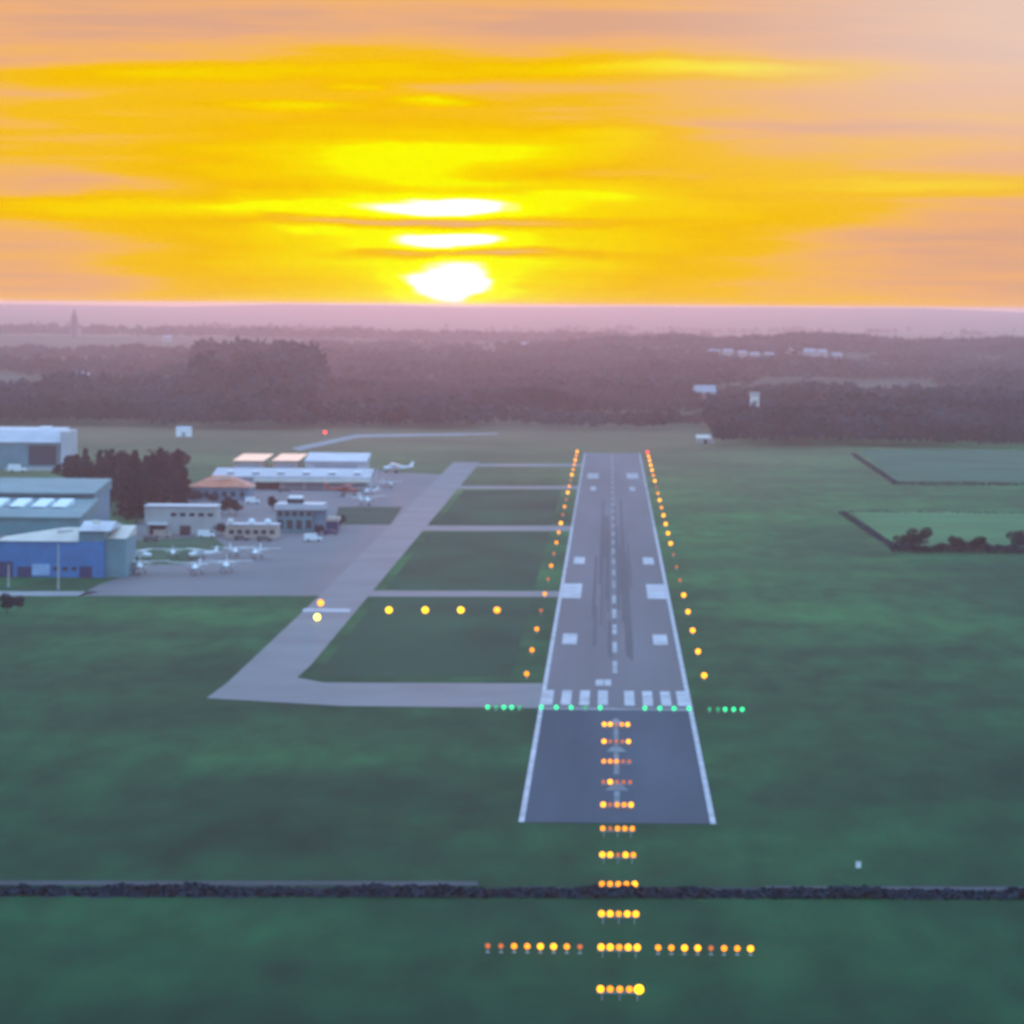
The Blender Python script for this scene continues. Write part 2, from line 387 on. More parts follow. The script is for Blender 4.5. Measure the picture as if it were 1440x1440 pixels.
# approach slope indicator: four boxes
for n, (x, ch) in enumerate(((547,'P'),(598,'P'),(648,'P'),(699,'W'))):
    p = at(x, 858, 1.1); t = empty('glide_path_lamp', (p.x, p.y, 0))
    tag(t, f'large yellow glide path lamp on grass beside the runway, {ORD[n]} from the taxiway', 'lamp', 'row of four glide path lamps')
    for sx in (-.6, .6):
        for sy in (.3, 1.2): MB().tube((sx, sy, 0), (sx, sy, .55), .06, .06, 8).build('leg', M['metal'], t)
    MB().box(0, .75, .95, 1.9, 1.3, .8).build('housing', M['housing'], t)
    MB().box(0, .7, 1.39, 2.1, 1.6, .07).build('hood', M['metal'], t)
    l = lens_mesh(.86 if ch == 'P' else .8, M[ch]); l.parent = t; l.location = (0, -.15, 1.15)
for x, y, key, lab in ((451, 848, 'W', 'yellow guard lamp on the far side of the taxiway holding line'), (446, 868, 'K', 'pale yellow guard lamp on the near side of the taxiway holding line')):
    p = at(x, y, 1.2); o = lamp('taxiway_guard_lamp', (p.x, p.y, .045), key, .82, 1.2); tag(o, lab, 'lamp', 'guard lamps at the taxiway holding line')

# ------------------------------------------------------------------ foliage
def quads(C, S, up=.3, rng=RNG):
    """leaf clumps: one randomly turned quad of size S at each point of C"""
    n = len(C); A = rng.normal(size=(n, 3)); A[:, 2] *= 1-up; A /= np.linalg.norm(A, axis=1)[:, None]
    B = rng.normal(size=(n, 3)); B -= A*(A*B).sum(1)[:, None]; B /= np.linalg.norm(B, axis=1)[:, None]
    S = np.asarray(S).reshape(-1, 1); s2 = S*rng.uniform(.55, 1, (n, 1))
    V = np.stack([C-A*S, C-B*s2, C+A*S, C+B*s2], 1).reshape(-1, 3)
    return V, np.arange(4*n).reshape(-1, 4)
def crown_points(kind, n, h, w, rng=RNG):
    if kind == 'conifer':
        t = rng.uniform(0, 1, n)**.8; z = h*(.1+.9*t); tier = .75+.25*np.sin(t*28)
        r = w*(1-t)**.8*tier*np.sqrt(rng.uniform(.25, 1, n)); a = rng.uniform(0, 6.283, n)
        return np.stack([r*np.cos(a), r*np.sin(a), z], 1)
    k = 11; cc = []
    for _ in range(k):
        a = rng.uniform(0, 6.283); q = w*.62*math.sqrt(rng.uniform(0, 1)); zz = rng.uniform(.35, .82)*h
        cc.append((q*math.cos(a), q*math.sin(a), zz, w*rng.uniform(.28, .5)))
    cc = np.array(cc); pick = rng.integers(0, k, n); d = rng.normal(size=(n, 3)); d /= np.linalg.norm(d, axis=1)[:, None]
    rad = cc[pick, 3]*rng.uniform(.55, 1.05, n)
    return cc[pick, :3] + d*rad[:, None]*np.array([1, 1, .9])
def tree_proto(name, kind, h, w, n, leaf, mt):
    t = empty(name, (0, 0, 0))
    mb = MB().tube((0,0,0), (0,0,h*(.9 if kind == 'conifer' else .5)), h*.022+.08, .06, 9)
    if kind != 'conifer':
        for q in range(6):
            a = q*1.05; mb.tube((0,0,h*(.25+.04*q)), (w*.5*math.cos(a), w*.5*math.sin(a), h*(.5+.05*q)), .12, .04, 6)
    mb.build('trunk', M['bark'], t)
    V, Q = quads(crown_points(kind, n, h, w), RNG.uniform(.6, 1, n)*leaf); np_mesh('crown', V, Q, mt, t)
    return t
protos = {}
def put_tree(kind, loc, h, label, cat, group, var=0, wide=1.0):
    key = (kind, var)
    spec = dict(conifer=('conifer_tree', 'conifer', 14, 3.6, 900, .75, 'conifer'), broad=('broadleaf_tree', 'broad', 12, 5.2, 1100, .7, 'leaf'),
                shrub=('shrub', 'broad', 4, 2.6, 700, .38, 'hedge'))[kind]
    if key not in protos: o = tree_proto(spec[0], spec[1], spec[2], spec[3]*(1+.15*var), spec[4], spec[5], M[spec[6]]); protos[key] = o
    else: o = copy_tree(protos[key])
    s = h/spec[2]; o.location = loc; o.scale = (s*wide, s*wide, s); o.rotation_euler.z = random.uniform(0, 6.28)
    return tag(o, label, cat, group)
# dark conifers between the hangars
cl = 'dark tree in the dense clump between the teal roofed hall and the red roofed building'
spots = [(97,684,16),(108,690,15),(120,686,17),(133,694,17),(146,700,18),(156,712,17),(168,722,18),(180,732,18),(192,736,17),(204,730,18),(214,716,19),
         (226,706,20),(238,702,17),(250,700,21),(258,706,16),(172,702,20),(190,708,21),(205,700,19),(222,694,18),(152,690,16),(140,684,16),(236,690,17), (247,716,12), (256,722,11)]
for n, (x, y, h) in enumerate(spots):
    put_tree('conifer' if n % 3 else 'broad', at(x, y), h*random.uniform(.85, 1.08), cl, 'tree', 'dark trees between the airfield buildings', n % 2, 1.25)
for x, y, h, l in ((10, 862, 4.8, 'dark bushy shrub on the grass at the photo edge, in front of the service road'), (26, 858, 3.6, 'smaller dark shrub on the grass just beside the bushy shrub by the service road')):
    put_tree('shrub', at(x, y), h, l, 'shrub', 'shrubs by the service road')
for x, y, h, l in ((1292, 776, 8.0, 'round dark tree rising highest above the hedge at the pasture corner'), (1268, 775, 5.5, 'dark bushy tree at the corner end of the pasture hedge'),
                   (1345, 777, 5.4, 'thin small tree in the middle of the pasture hedge'), (1378, 778, 5.6, 'broad dark bush in the pasture hedge near the photo edge'), (1430, 776, 7.0, 'dark tree in the pasture hedge at the edge of the photo')):
    put_tree('broad', at(x, y), h, l, 'tree', 'trees in the pasture hedge', 1, 1.15)
for x, y, h, k in ((312,724,6,'broad'),(322,722,7,'broad'),(332,724,6,'broad'),(250,704,8,'broad'),(262,706,6,'broad'),(276,707,5,'shrub'),(300,708,4,'shrub'),(384,718,6,'broad'),(478,740,4,'shrub'),(448,752,3.5,'shrub'),(310,752,4,'shrub')):  # bushes stand in for dark foliage and shadow between the buildings
    put_tree(k, at(x, y), h, 'dark bush added for the foliage and shadow in the gaps between the airfield buildings', 'bush', 'dark bushes between the airfield buildings', 0, 1.2)
def hedge(label, a, b, h, w, dens, leaf, name='hedge', tufts=.35):
    a = Vector(a); b = Vector(b); Ln = (b-a).length; n = int(Ln*dens); d = (b-a)/Ln; nx = Vector((-d.y, d.x, 0))
    t = RNG.uniform(0, Ln, n); ph = random.uniform(0, 9)
    top = h*(1 - tufts*.5 + tufts*.5*(np.sin(t*.21+ph)*.5+np.sin(t*.57+ph*2)*.3+np.sin(t*1.31)*.2))
    ang = RNG.uniform(0, math.pi, n); rr = np.sqrt(RNG.uniform(.3, 1, n))
    u = np.cos(ang)*rr*w*.5; z = np.abs(np.sin(ang))**.6*rr*top
    C = np.stack([d.x*(t-Ln/2)+nx.x*u, d.y*(t-Ln/2)+nx.y*u, z], 1)
    Vv, Q = quads(C, RNG.uniform(.6, 1, n)*leaf); o = np_mesh(name, Vv, Q, M['hedge']); o.location = (a+b)/2
    return tag(o, label, 'hedge')
hedge('long dark hedge crossing the grass below the near end of the runway', at(-400, 1253), at(1900, 1262), 1.3, 8, 34, .55, tufts=1.1)
hedge('thick dark hedge along the near side of the pale pasture', at(1252, 776), at(1800, 780), 4.2, 5, 70, .6, tufts=.7)
hedge('low hedge slanting along the pasture edge towards the runway', at(1184, 722), at(1256, 770), 1.3, 3, 7, .45)
hedge('thin hedge along the far side of the pale pasture', at(1190, 721), at(1800, 724), 1.0, 2, 6, .4)
hedge('straight low hedge in front of the far field beyond the pasture', at(1256, 682), at(1800, 685), 1.7, 4, 12, .5)
hedge('faint hedge slanting from the woods to the far field corner', at(1200, 640), at(1260, 681), 1.4, 3, 4, .5)

# woods: far masses of trees
def woods(name, label, cells, spacing, hh, per, leaf, mt='wood'):
    """cells: list of (test region function arrays) giving tree positions"""
    XY = cells; n = len(XY)
    hs = RNG.uniform(hh[0], hh[1], n)*(.5+.95*vnoise(XY[:, 0]/55+31, XY[:, 1]/130, 77)); z0 = hgt(XY[:, 0], XY[:, 1])
    ws = hs*RNG.uniform(.26, .40, n)
    d = RNG.normal(size=(n, per, 3)); d /= np.linalg.norm(d, axis=2)[..., None]
    d[..., 2] = np.where(d[..., 2] < -.55, -d[..., 2], d[..., 2])
    rad = RNG.uniform(.55, 1.08, (n, per, 1))
    C = d*rad*np.stack([ws, ws, hs*.44], 1)[:, None, :]
    C[..., 0] += XY[:, 0:1]; C[..., 1] += XY[:, 1:2]; C[..., 2] += (z0+hs*.54)[:, None]
    C = C.reshape(-1, 3); S = np.repeat(hs*leaf, per)*RNG.uniform(.6, 1.1, n*per)
    Vv, Q = quads(C, S); o = np_mesh(name, Vv, Q, M[mt]); return tag(o, label, 'woodland', None, 'stuff')
def vnoise(x, y, seed):
    r = np.random.default_rng(seed); G = r.uniform(0, 1, (64, 64))
    xi = np.floor(x).astype(int); yi = np.floor(y).astype(int); fx = x-xi; fy = y-yi
    fx = fx*fx*(3-2*fx); fy = fy*fy*(3-2*fy); g = lambda a, b: G[a % 64, b % 64]
    return (g(xi, yi)*(1-fx)+g(xi+1, yi)*fx)*(1-fy)+(g(xi, yi+1)*(1-fx)+g(xi+1, yi+1)*fx)*fy
def scatter(pxa, pxb, Ya, Yb, spacing, cover=None, seed=1, sx=260, sy=420):
    area_n = int((Yb-Ya)*((pxb-pxa)/F*(Ya+Yb)/2)/spacing**2)
    Yr = np.sqrt(RNG.uniform(Ya**2, Yb**2, area_n)); pr = RNG.uniform(pxa, pxb, area_n)
    Xr = (pr-858)/F*Yr; keep = np.ones(area_n, bool)
    if cover is not None: keep = vnoise(Xr/sx+50, Yr/sy, seed) + .35*vnoise(Xr/70+9, Yr/110, seed+1) > cover
    return np.stack([Xr, Yr], 1)[keep]
def yy(ypx): return H*F/(ypx-430)
woods('woodland', 'dark hazy wood behind the pale hall and airfield buildings', np.concatenate([scatter(-160, 235, yy(604), yy(585), 7.5, .3, 65, 60, 70), scatter(-160, 300, yy(588), yy(560), 9.5, .38, 3), scatter(225, 450, yy(608), yy(590), 9, .2, 5)]), 8, (9, 17), 34, .13)
woods('woodland', 'tall dark wood standing out beneath the left of the sunset haze', np.concatenate([scatter(335, 440, yy(585), yy(545), 9, .3, 67, 60, 160), scatter(280, 440, yy(575), yy(530), 9, .5, 8, 90, 160)]), 9, (20, 36), 46, .10)
woods('woodland', 'low reddish wood beyond the far end of the runway', np.concatenate([scatter(440, 1010, yy(605), yy(592), 8.5, .42, 61, 60, 70), scatter(440, 1000, yy(590), yy(540), 10.5, .5, 13, 200, 240)]), 9, (8, 15), 32, .13)
woods('woodland', 'dark wood behind the fields on the open side of the runway', np.concatenate([scatter(1008, 1600, yy(626), yy(612), 7.5, .38, 63, 60, 60), scatter(1000, 1600, yy(612), yy(560), 9, .42, 21, 160, 220), scatter(1020, 1560, yy(572), yy(548), 10, .5, 23)]), 9, (9, 17), 34, .13)
woods('woodland', 'hazy wooded ridge across the far side of the fields', np.concatenate([scatter(690, 1620, 4400, 6000, 12.5, .56, 31), scatter(700, 1640, 5900, 6700, 11)]), 12, (10, 16), 26, .15)
woods('woodland', 'patchy hazy woods and hedgerows on the plain under the sunset', np.concatenate([scatter(-200, 800, 4200, 7200, 15, .72, 41, 420, 420), scatter(700, 1600, 4000, 5000, 13, .66, 43, 260, 260)]), 14, (9, 16), 24, .16)
woods('woodland', 'faint distant woods below the far ridge', np.concatenate([scatter(-250, 1000, 7200, 9800, 24, .84, 51, 700, 300), scatter(-200, 1700, 9800, 13000, 34, 1.0, 53, 900, 380)]), 30, (12, 20), 20, .22)

# ------------------------------------------------------------------ buildings
def win(t, x0, x1, z0, z1, y, mt='glass', name='window', n=1, gap=.3, th=.12):
    w = (x1-x0-gap*(n-1))/n
    for k in range(n):
        a = x0+k*(w+gap); MB().span(a, a+w, y-th, y+.05, z0, z1).build(name, M[mt], t)
def origin(x, y): p = at(x, y); return p, p.y/F     # ground point, metres per photo pixel
# 1 blue hangar
p, s = origin(75, 812); t = empty('hangar', p); X_ = lambda px: (px-75)*s
Zp = lambda py, base=812: (base-py)*s
tag(t, 'blue hangar with a beige hipped roof and a teal annex by the apron', 'hangar')
MB().span(X_(-70), X_(147), 0, 22, 0, Zp(761)).build('wall', M['blue'], t)
ze = Zp(761)+.02; zr = Zp(737)-1.5
a_, b_, c2, d2 = (X_(-10), -.6, ze), (X_(110), -.6, ze), (X_(110), 13, zr), (X_(84), 13, zr)
rf = MB(); rf.face([a_, b_, c2, d2]); rf.face([b_, (X_(110), 22.4, ze), c2]); rf.face([(X_(110), 22.4, ze), (X_(-10), 22.4, ze), d2, c2]); rf.face([(X_(-10), 22.4, ze), a_, d2]); rf.face([a_, (X_(-10), 22.4, ze), (X_(110), 22.4, ze), b_])
rf = rf.build('roof', M['beige'], t); MB().box(X_(86), 9, zr-1.2, 4.5, 1.2, 1.4, .5).build('skylight', M['mauve'], rf)
MB().span(X_(-70), X_(-10.2), -.5, 22.4, ze, ze+.5).build('flat_roof', M['roofdark'], t)
MB().span(X_(110.3), X_(146.8), 1, 22, ze+.01, Zp(746)).build('upper_wall', M['teal'], t)
MB().prism([(-.4, Zp(746)+.02), (14, Zp(746)+2.2), (28, Zp(746)+.6), (28, Zp(746)+.02)], 'x', X_(110.3), X_(156)).build('lean_to_roof', M['mauve'], t)
MB().span(X_(147.2), X_(177), 2, 26, 0, Zp(757)).build('annex', M['teal'], t)
MB().prism([(1.6, Zp(757)+.02), (26.3, Zp(757)+2.6), (26.3, Zp(757)+.02)], 'x', X_(147.4), X_(177.4)).build('annex_roof', M['beige'], t)
MB().span(X_(-6), X_(18), -.14, .05, .02, Zp(790)).build('door', M['dblue'], t)
MB().span(X_(112), X_(130), -.14, .05, .02, Zp(796)).build('door', M['dblue'], t)
MB().span(X_(24), X_(44), -.12, .05, .02, Zp(797)).build('door', M['dblue'], t)
MB().span(X_(45), X_(70), -.22, .05, .6, Zp(793)).build('panel', M['lblue'], t)
win(t, X_(75), X_(108), Zp(802), Zp(797), 0, n=3, gap=1.2)
MB().box(X_(134), 4, Zp(746)+2.3, 2.2, 1.6, 1.2).build('roof_vent', M['cream'], t)
# light poles by the hangar
for x, y, top, lab in ((12, 826, 795, 'short pale lamp pole in front of the dark hangar door'), (82, 829, 766, 'tall pale lamp pole in front of the blue hangar wall')):
    q, sc = origin(x, y); o = empty('lamp_pole', q); hh = (y-top)*sc; tag(o, lab, 'lamp pole', 'lamp poles along the service road')
    MB().tube((0,0,0), (0,0,hh), .28, .16, 10).build('pole', M['pale'], o)
    MB().tube((0,0,0), (0,0,.4), .5, .45, 10).build('base', M['stone'], o)
    MB().box(0, -.5, hh+.08, .5, 1.2, .16).build('lamp_head', M['metal'], o)
# 2 pale hall
p, s = origin(40, 661); t = empty('hall', p); X_ = lambda px: (px-40)*s; Zp = lambda py: (661-py)*s
tag(t, 'large pale flat roofed hall with a recessed teal front beyond the trees', 'hall')
MB().span(X_(-60), X_(84), 0, 30, 0, Zp(622)).build('wall', M['teal'], t)
MB().prism([(-1, Zp(622)+.02), (31, Zp(622)+.02), (31, Zp(603)), (12, Zp(606))], 'x', X_(-62), X_(86)).build('roof', M['mauve'], t)
MB().span(X_(86.2), X_(97), -2, 31, 0, Zp(606)).build('end_wall', M['mauve'], t)
MB().span(X_(40), X_(80), -.15, .05, Zp(654), Zp(626)).build('window', M['glass'], t)
win(t, X_(-55), X_(34), Zp(645), Zp(632), 0, 'bluewall', n=5, gap=2)
MB().span(X_(50), X_(64), 14, 24, Zp(606), Zp(601)).build('roof_unit', M['white'], t)
MB().span(X_(10), X_(80), -10, -.2, 0, 1.2).build('loading_dock', M['pale'], t)
q, sc = origin(23, 656); 
# 3 teal roofed hall
p, s = origin(60, 772); t = empty('hall', p); X_ = lambda px: (px-60)*s; 
tag(t, 'wide low hall with a teal roof and slanted white skylights behind the blue hangar', 'hall')
MB().span(X_(-150), X_(112), 0, 46, 0, 9.5).build('wall', M['teal'], t)
rf = MB().prism([(-.6, 9.52), (46.5, 9.52), (46.5, 14), (-.6, 10.2)], 'x', X_(-152), X_(114)).build('roof', M['tealroof'], t)
for x in (-52, -20, 13, 45, 74):
    MB().face([(X_(x-16), 22, 12.4), (X_(x+4), 22, 12.4), (X_(x+14), 30, 14.7), (X_(x-6), 30, 14.7)]).face([(X_(x-16), 22, 11.9), (X_(x-6), 30.5, 11.9), (X_(x-6), 30, 14.7), (X_(x-16), 22, 12.4)]).face([(X_(x+4), 22, 12.4), (X_(x+4), 22, 11.9), (X_(x+14), 30.5, 11.9), (X_(x+14), 30, 14.7)]).build('skylight', M['white'], rf)
MB().span(X_(-150), X_(40), 50, 95, 0, 15).build('rear_wall', M['bluewall'], t)
MB().prism([(48, 15.02), (97, 15.02), (97, 18.5), (48, 15.7)], 'x', X_(-152), X_(106)).build('rear_roof', M['tealroof'], t)
MB().span(X_(40.2), X_(104), 51, 95, 0, 14.98).build('rear_annex', M['bluewall'], t)
# 4 red roofed building
p, s = origin(308, 703); t = empty('house', p); X_ = lambda px: (px-308)*s; Zp = lambda py: (703-py)*s
tag(t, 'blue grey house with an orange red hipped roof beside the dark trees', 'house')
MB().span(X_(268), X_(350), 0, 22, 0, Zp(685)).build('wall', M['bluewall'], t)
z0, z1 = Zp(685)+.02, Zp(670)
A, B, C, D = (X_(262), -1, z0), (X_(354), -1, z0), (X_(354), 23, z0), (X_(262), 23, z0); E, G_ = (X_(296), 11, z1), (X_(322), 11, z1)
rf = MB(); rf.face([A, B, G_, E]); rf.face([B, C, G_]); rf.face([C, D, E, G_]); rf.face([D, A, E]); rf.face([D, C, B, A]); rf = rf.build('roof', M['redroof'], t)
MB().box(X_(312), 6, z1-1.0, 9, .8, .5, .6).build('ridge_cap', M['beige'], rf)
win(t, X_(274), X_(344), 1.2, 3.4, 0, n=6, gap=1.6)
# 5 pale building with dark doors
p, s = origin(255, 752); t = empty('workshop', p); X_ = lambda px: (px-255)*s; Zp = lambda py: (752-py)*s
tag(t, 'pale rendered workshop with two dark doors at the edge of the grass patch', 'workshop')
MB().span(X_(203), X_(305), 0, 14, 0, Zp(713)).build('wall', M['pale'], t)
MB().span(X_(202), X_(306), -.5, 14.5, Zp(713)+.02, Zp(711)).build('roof', M['mauve'], t)
MB().span(X_(210), X_(233), -.14, .05, .02, Zp(739)).build('door', M['dark'], t)
MB().span(X_(253), X_(268), -.14, .05, .02, Zp(739)).build('door', M['dark'], t)
MB().span(X_(207), X_(236), -1.6, -.02, Zp(738), Zp(735)).build('canopy', M['white'], t)
win(t, X_(240), X_(300), Zp(726), Zp(721), 0, n=5, gap=1.2)
# 6 tan low building
p, s = origin(354, 757); t = empty('office', p); X_ = lambda px: (px-354)*s; Zp = lambda py: (757-py)*s
tag(t, 'low tan office block with round vents on its roof, beside the glass terminal', 'office')
MB().span(X_(317), X_(391), 0, 10, 0, Zp(739)).build('wall', M['tan'], t)
MB().span(X_(316), X_(392), -.4, 10.4, Zp(739)+.02, Zp(737)).build('roof', M['mauve'], t)
for x, mm in ((323, 'cream'), (353, 'white'), (376, 'white')):
    MB().ell((X_(x), 2, Zp(737)+.8), (1.1, 1.1, 1.0)).build('roof_vent', M[mm], t, True)
win(t, X_(322), X_(386), Zp(751), Zp(745), 0, n=6, gap=1.0)
# 7 terminal with glazed cab
p, s = origin(420, 748); t = empty('terminal', p); X_ = lambda px: (px-420)*s; Zp = lambda py: (748-py)*s
tag(t, 'teal glazed terminal building with a small dark control cab on top', 'terminal')
MB().span(X_(388), X_(440), 0, 16, 0, Zp(717)).build('wall', M['teal'], t)
MB().span(X_(386), X_(455), -1, 17, Zp(717)+.02, Zp(709)).build('roof', M['mauve'], t)
MB().span(X_(440.2), X_(458), 2, 16, 0, Zp(717)).build('wing', M['bluewall'], t)
MB().span(X_(458.2), X_(474), 3, 13, 0, Zp(733)).build('porch', M['dblue'], t)
MB().span(X_(457), X_(476), 2, 13.5, Zp(733)+.02, Zp(728)).build('porch_roof', M['tan'], t)
win(t, X_(390), X_(438), Zp(726), Zp(719), 0, n=5, gap=.8); win(t, X_(390), X_(438), Zp(744), Zp(731), 0, n=4, gap=1.2)
cb = MB().prism([(5, Zp(709)+.02), (11, Zp(709)+.02), (11.6, Zp(702)), (4.4, Zp(702))], 'x', X_(402), X_(425)).build('control_cab', M['glass'], t)
MB().span(X_(404), X_(423), 4.2, 11.8, Zp(702)+.02, Zp(699)).build('cab_roof', M['white'], cb)
# 8 long terminal hangars
p, s = origin(440, 689); t = empty('hangar', p); X_ = lambda px: (px-440)*s; Zp = lambda py: (689-py)*s
tag(t, 'long low hangar with a grey roof and cream canopy facing the apron', 'hangar')
MB().span(X_(300), X_(518), 3, 50, 0, Zp(674)).build('wall', M['mauve'], t)
MB().prism([(2, Zp(674)+.02), (52, Zp(674)+.02), (52, Zp(671)+1.5), (27, Zp(671)+2.7), (2, Zp(671))], 'x', X_(296), X_(521)).build('roof', M['grey'], t)
MB().span(X_(357), X_(521), -2.5, 1.9, Zp(678), Zp(673.5)).build('canopy', M['cream'], t)
MB().span(X_(358), X_(392), 2.8, 3.05, .05, Zp(679)).build('door', M['dark'], t)
for a in (400, 430, 460, 490): MB().span(X_(a), X_(a+24), 2.85, 3.05, .05, Zp(679)).build('door', M['grey'], t)
for k in range(6): MB().box(X_(320+36*k), 14, Zp(671)+1.55, 3, 8, .3).build('skylight', M['white'], t)
for xa, xb, yb, mm, lab, ww in ((328, 370, 662, 'shiny', 'rear hangar with a glinting yellow roof beside the dark trees', 'tan'), (383, 419, 662, 'shiny', 'rear hangar with a glinting yellow roof in the middle of its row', 'tan'), (429, 515, 663, 'mauve', 'wide rear hangar with a pale pink roof next to the open grass', 'mauve')):
    xm = (xa+xb)/2; q, s = origin(xm, yb); o = empty('hangar', q); w = (xb-xa)*s/2; hz = 13*s
    tag(o, lab, 'hangar', 'rear hangars behind the long grey roof')
    MB().span(-w, w, 0, 30, 0, hz).build('wall', M[ww], o)
    if mm == 'shiny': MB().prism([(-.6, hz+.02), (58.6, hz+.02), (58.6, hz+1.6), (-.6, hz+.4)], 'x', -w-.4, w+.4).build('roof', M[mm], o)
    else: MB().prism([(-.6, hz+.02), (30.6, hz+.02), (30.6, hz+3.4), (-.6, hz+.5)], 'x', -w-.4, w+.4).build('roof', M[mm], o)
    MB().span(-w*.7, w*.7, -.15, .05, .05, hz*.75).build('door', M['grey'], o)
# small white shed, obstruction light, runway end shed, tower
p, s = origin(258, 614); t = empty('shed', p); tag(t, 'small white shed alone on the far grass before the dark wood', 'shed')
MB().span(-4.4, 4.4, 0, 6, 0, 4.6).build('wall', M['white'], t); MB().prism([(-.3, 4.62), (6.3, 4.62), (3, 5.9)], 'x', -4.6, 4.6).build('roof', M['mauve'], t); MB().span(-1.2, 1.2, -.14, .05, .03, 2.6).build('door', M['grey'], t)
p, s = origin(457, 618); t = empty('obstruction_light', p); tag(t, 'red obstruction light on a thin mast in the far grass', 'lamp')
MB().tube((0,0,0), (0,0,3.4), .12, .07, 8).build('mast', M['metal'], t); l = lens_mesh(1.0, M['X']); l.parent = t; l.location = (0, 0, 4.2)
p, s = origin(992, 624); t = empty('shed', p); tag(t, 'low pale shed with a sloping roof beyond the runway end by the wood', 'shed')
MB().span(-5, 5, 0, 8, 0, 3).build('wall', M['pale'], t); MB().prism([(-.4, 3.02), (8.4, 3.02), (8.4, 5)], 'x', -5.4, 5.4).build('roof', M['beige'], t); MB().span(-1, 1, -.14, .05, .03, 2.4).build('door', M['dark'], t)
p, s = origin(1061, 596); t = empty('tower', p); tag(t, 'pale square tower rising out of the dark wood beyond the fields', 'tower')
MB().span(-3, 3, 0, 6, 0, 19).build('shaft', M['cream'], t); MB().prism([(-.4, 19.02), (6.4, 19.02), (3, 21.5)], 'x', -3.4, 3.4).build('roof', M['stone'], t)
win(t, -1.4, 1.4, 13, 15.5, 0, n=2, gap=.6)
# far church
q = at_dist(104, 462, 8200); z = float(hgt(q.x, q.y)); t = empty('church', (q.x, q.y, z)); tag(t, 'distant hazy church tower breaking the skyline of the plain', 'church')
MB().span(-6, 6, 0, 12, 0, 40).build('tower', M['roofdark'], t); MB().tube((0,6,40.02), (0,6,56), 7, .3, 4).build('spire', M['roofdark'], t); MB().span(-9, 9, 12.1, 45, 0, 16).build('nave', M['stone'], t); MB().prism([(-9.5, 16.02), (9.5, 16.02), (0, 24)], 'y', 12.3, 45.4).build('roof', M['roofdark'], t)
# houses in the haze
def house_proto():
    t = empty('house', (0,0,0)); MB().span(-7, 7, 0, 9, 0, 6.5).build('wall', M['pale'], t)
    MB().prism([(-.5, 6.52), (9.5, 6.52), (4.5, 10)], 'x', -7.4, 7.4).build('roof', M['grey'], t)
    win(t, -5.6, 5.6, 3.8, 5.2, 0, n=4, gap=1.4); return t
hp = house_proto(); first = True
far = [(x, 522+((x*7) % 5), 5450, 'pale house in the hazy row along the wooded ridge', 'houses in the row on the wooded ridge') for x in range(1005, 1190, 19)]
far += [(115, 546, 4100, 'small white house alone in front of the dark wood behind the pale hall', None), (348, 493, 6900, 'pale farm building on the hazy plain above the tall wood', None), (236, 486, 7600, 'pale farm building on the hazy plain towards the far church', None),
        (740, 489, 7000, 'pale house at the end of the wooded ridge under the sunset', None), (1240, 562, 3400, 'small pale house among the dark trees beyond the far field', None), (993, 563, 3400, 'small pale house among the trees beyond the runway end', None)]
for x, ypx, Yd, lab, grp in far:
    q = at_dist(x, ypx, Yd); z = float(hgt(q.x, q.y)); o = hp if first else copy_tree(hp); first = False
    sc = 1.0 if grp else random.uniform(.9, 1.3)
    if grp: q = at_dist(x, ypx, Yd + (x % 5)*40); z = float(hgt(q.x, q.y)); sc = random.uniform(.8, 1.15)
    o.location = (q.x, q.y, max(z, q.z-4) if z < q.z-4 and False else z); o.scale = (sc, sc, sc*random.uniform(.9, 1.3)); o.rotation_euler.z = random.uniform(-.4, .4)
    if 'group' in o: del o['group']
    tag(o, lab, 'house', grp)
# small cabinet on the near grass
p, s = origin(1207, 1221); t = empty('cabinet', p); tag(t, 'small pale equipment cabinet on the near grass above the hedge', 'cabinet')
MB().box(0, 0, .5, .7, .5, .8).build('body', M['white'], t); MB().box(0, 0, .93, .8, .6, .06).build('lid', M['metal'], t); MB().box(0, 0, .05, .6, .42, .1).build('plinth', M['stone'], t)

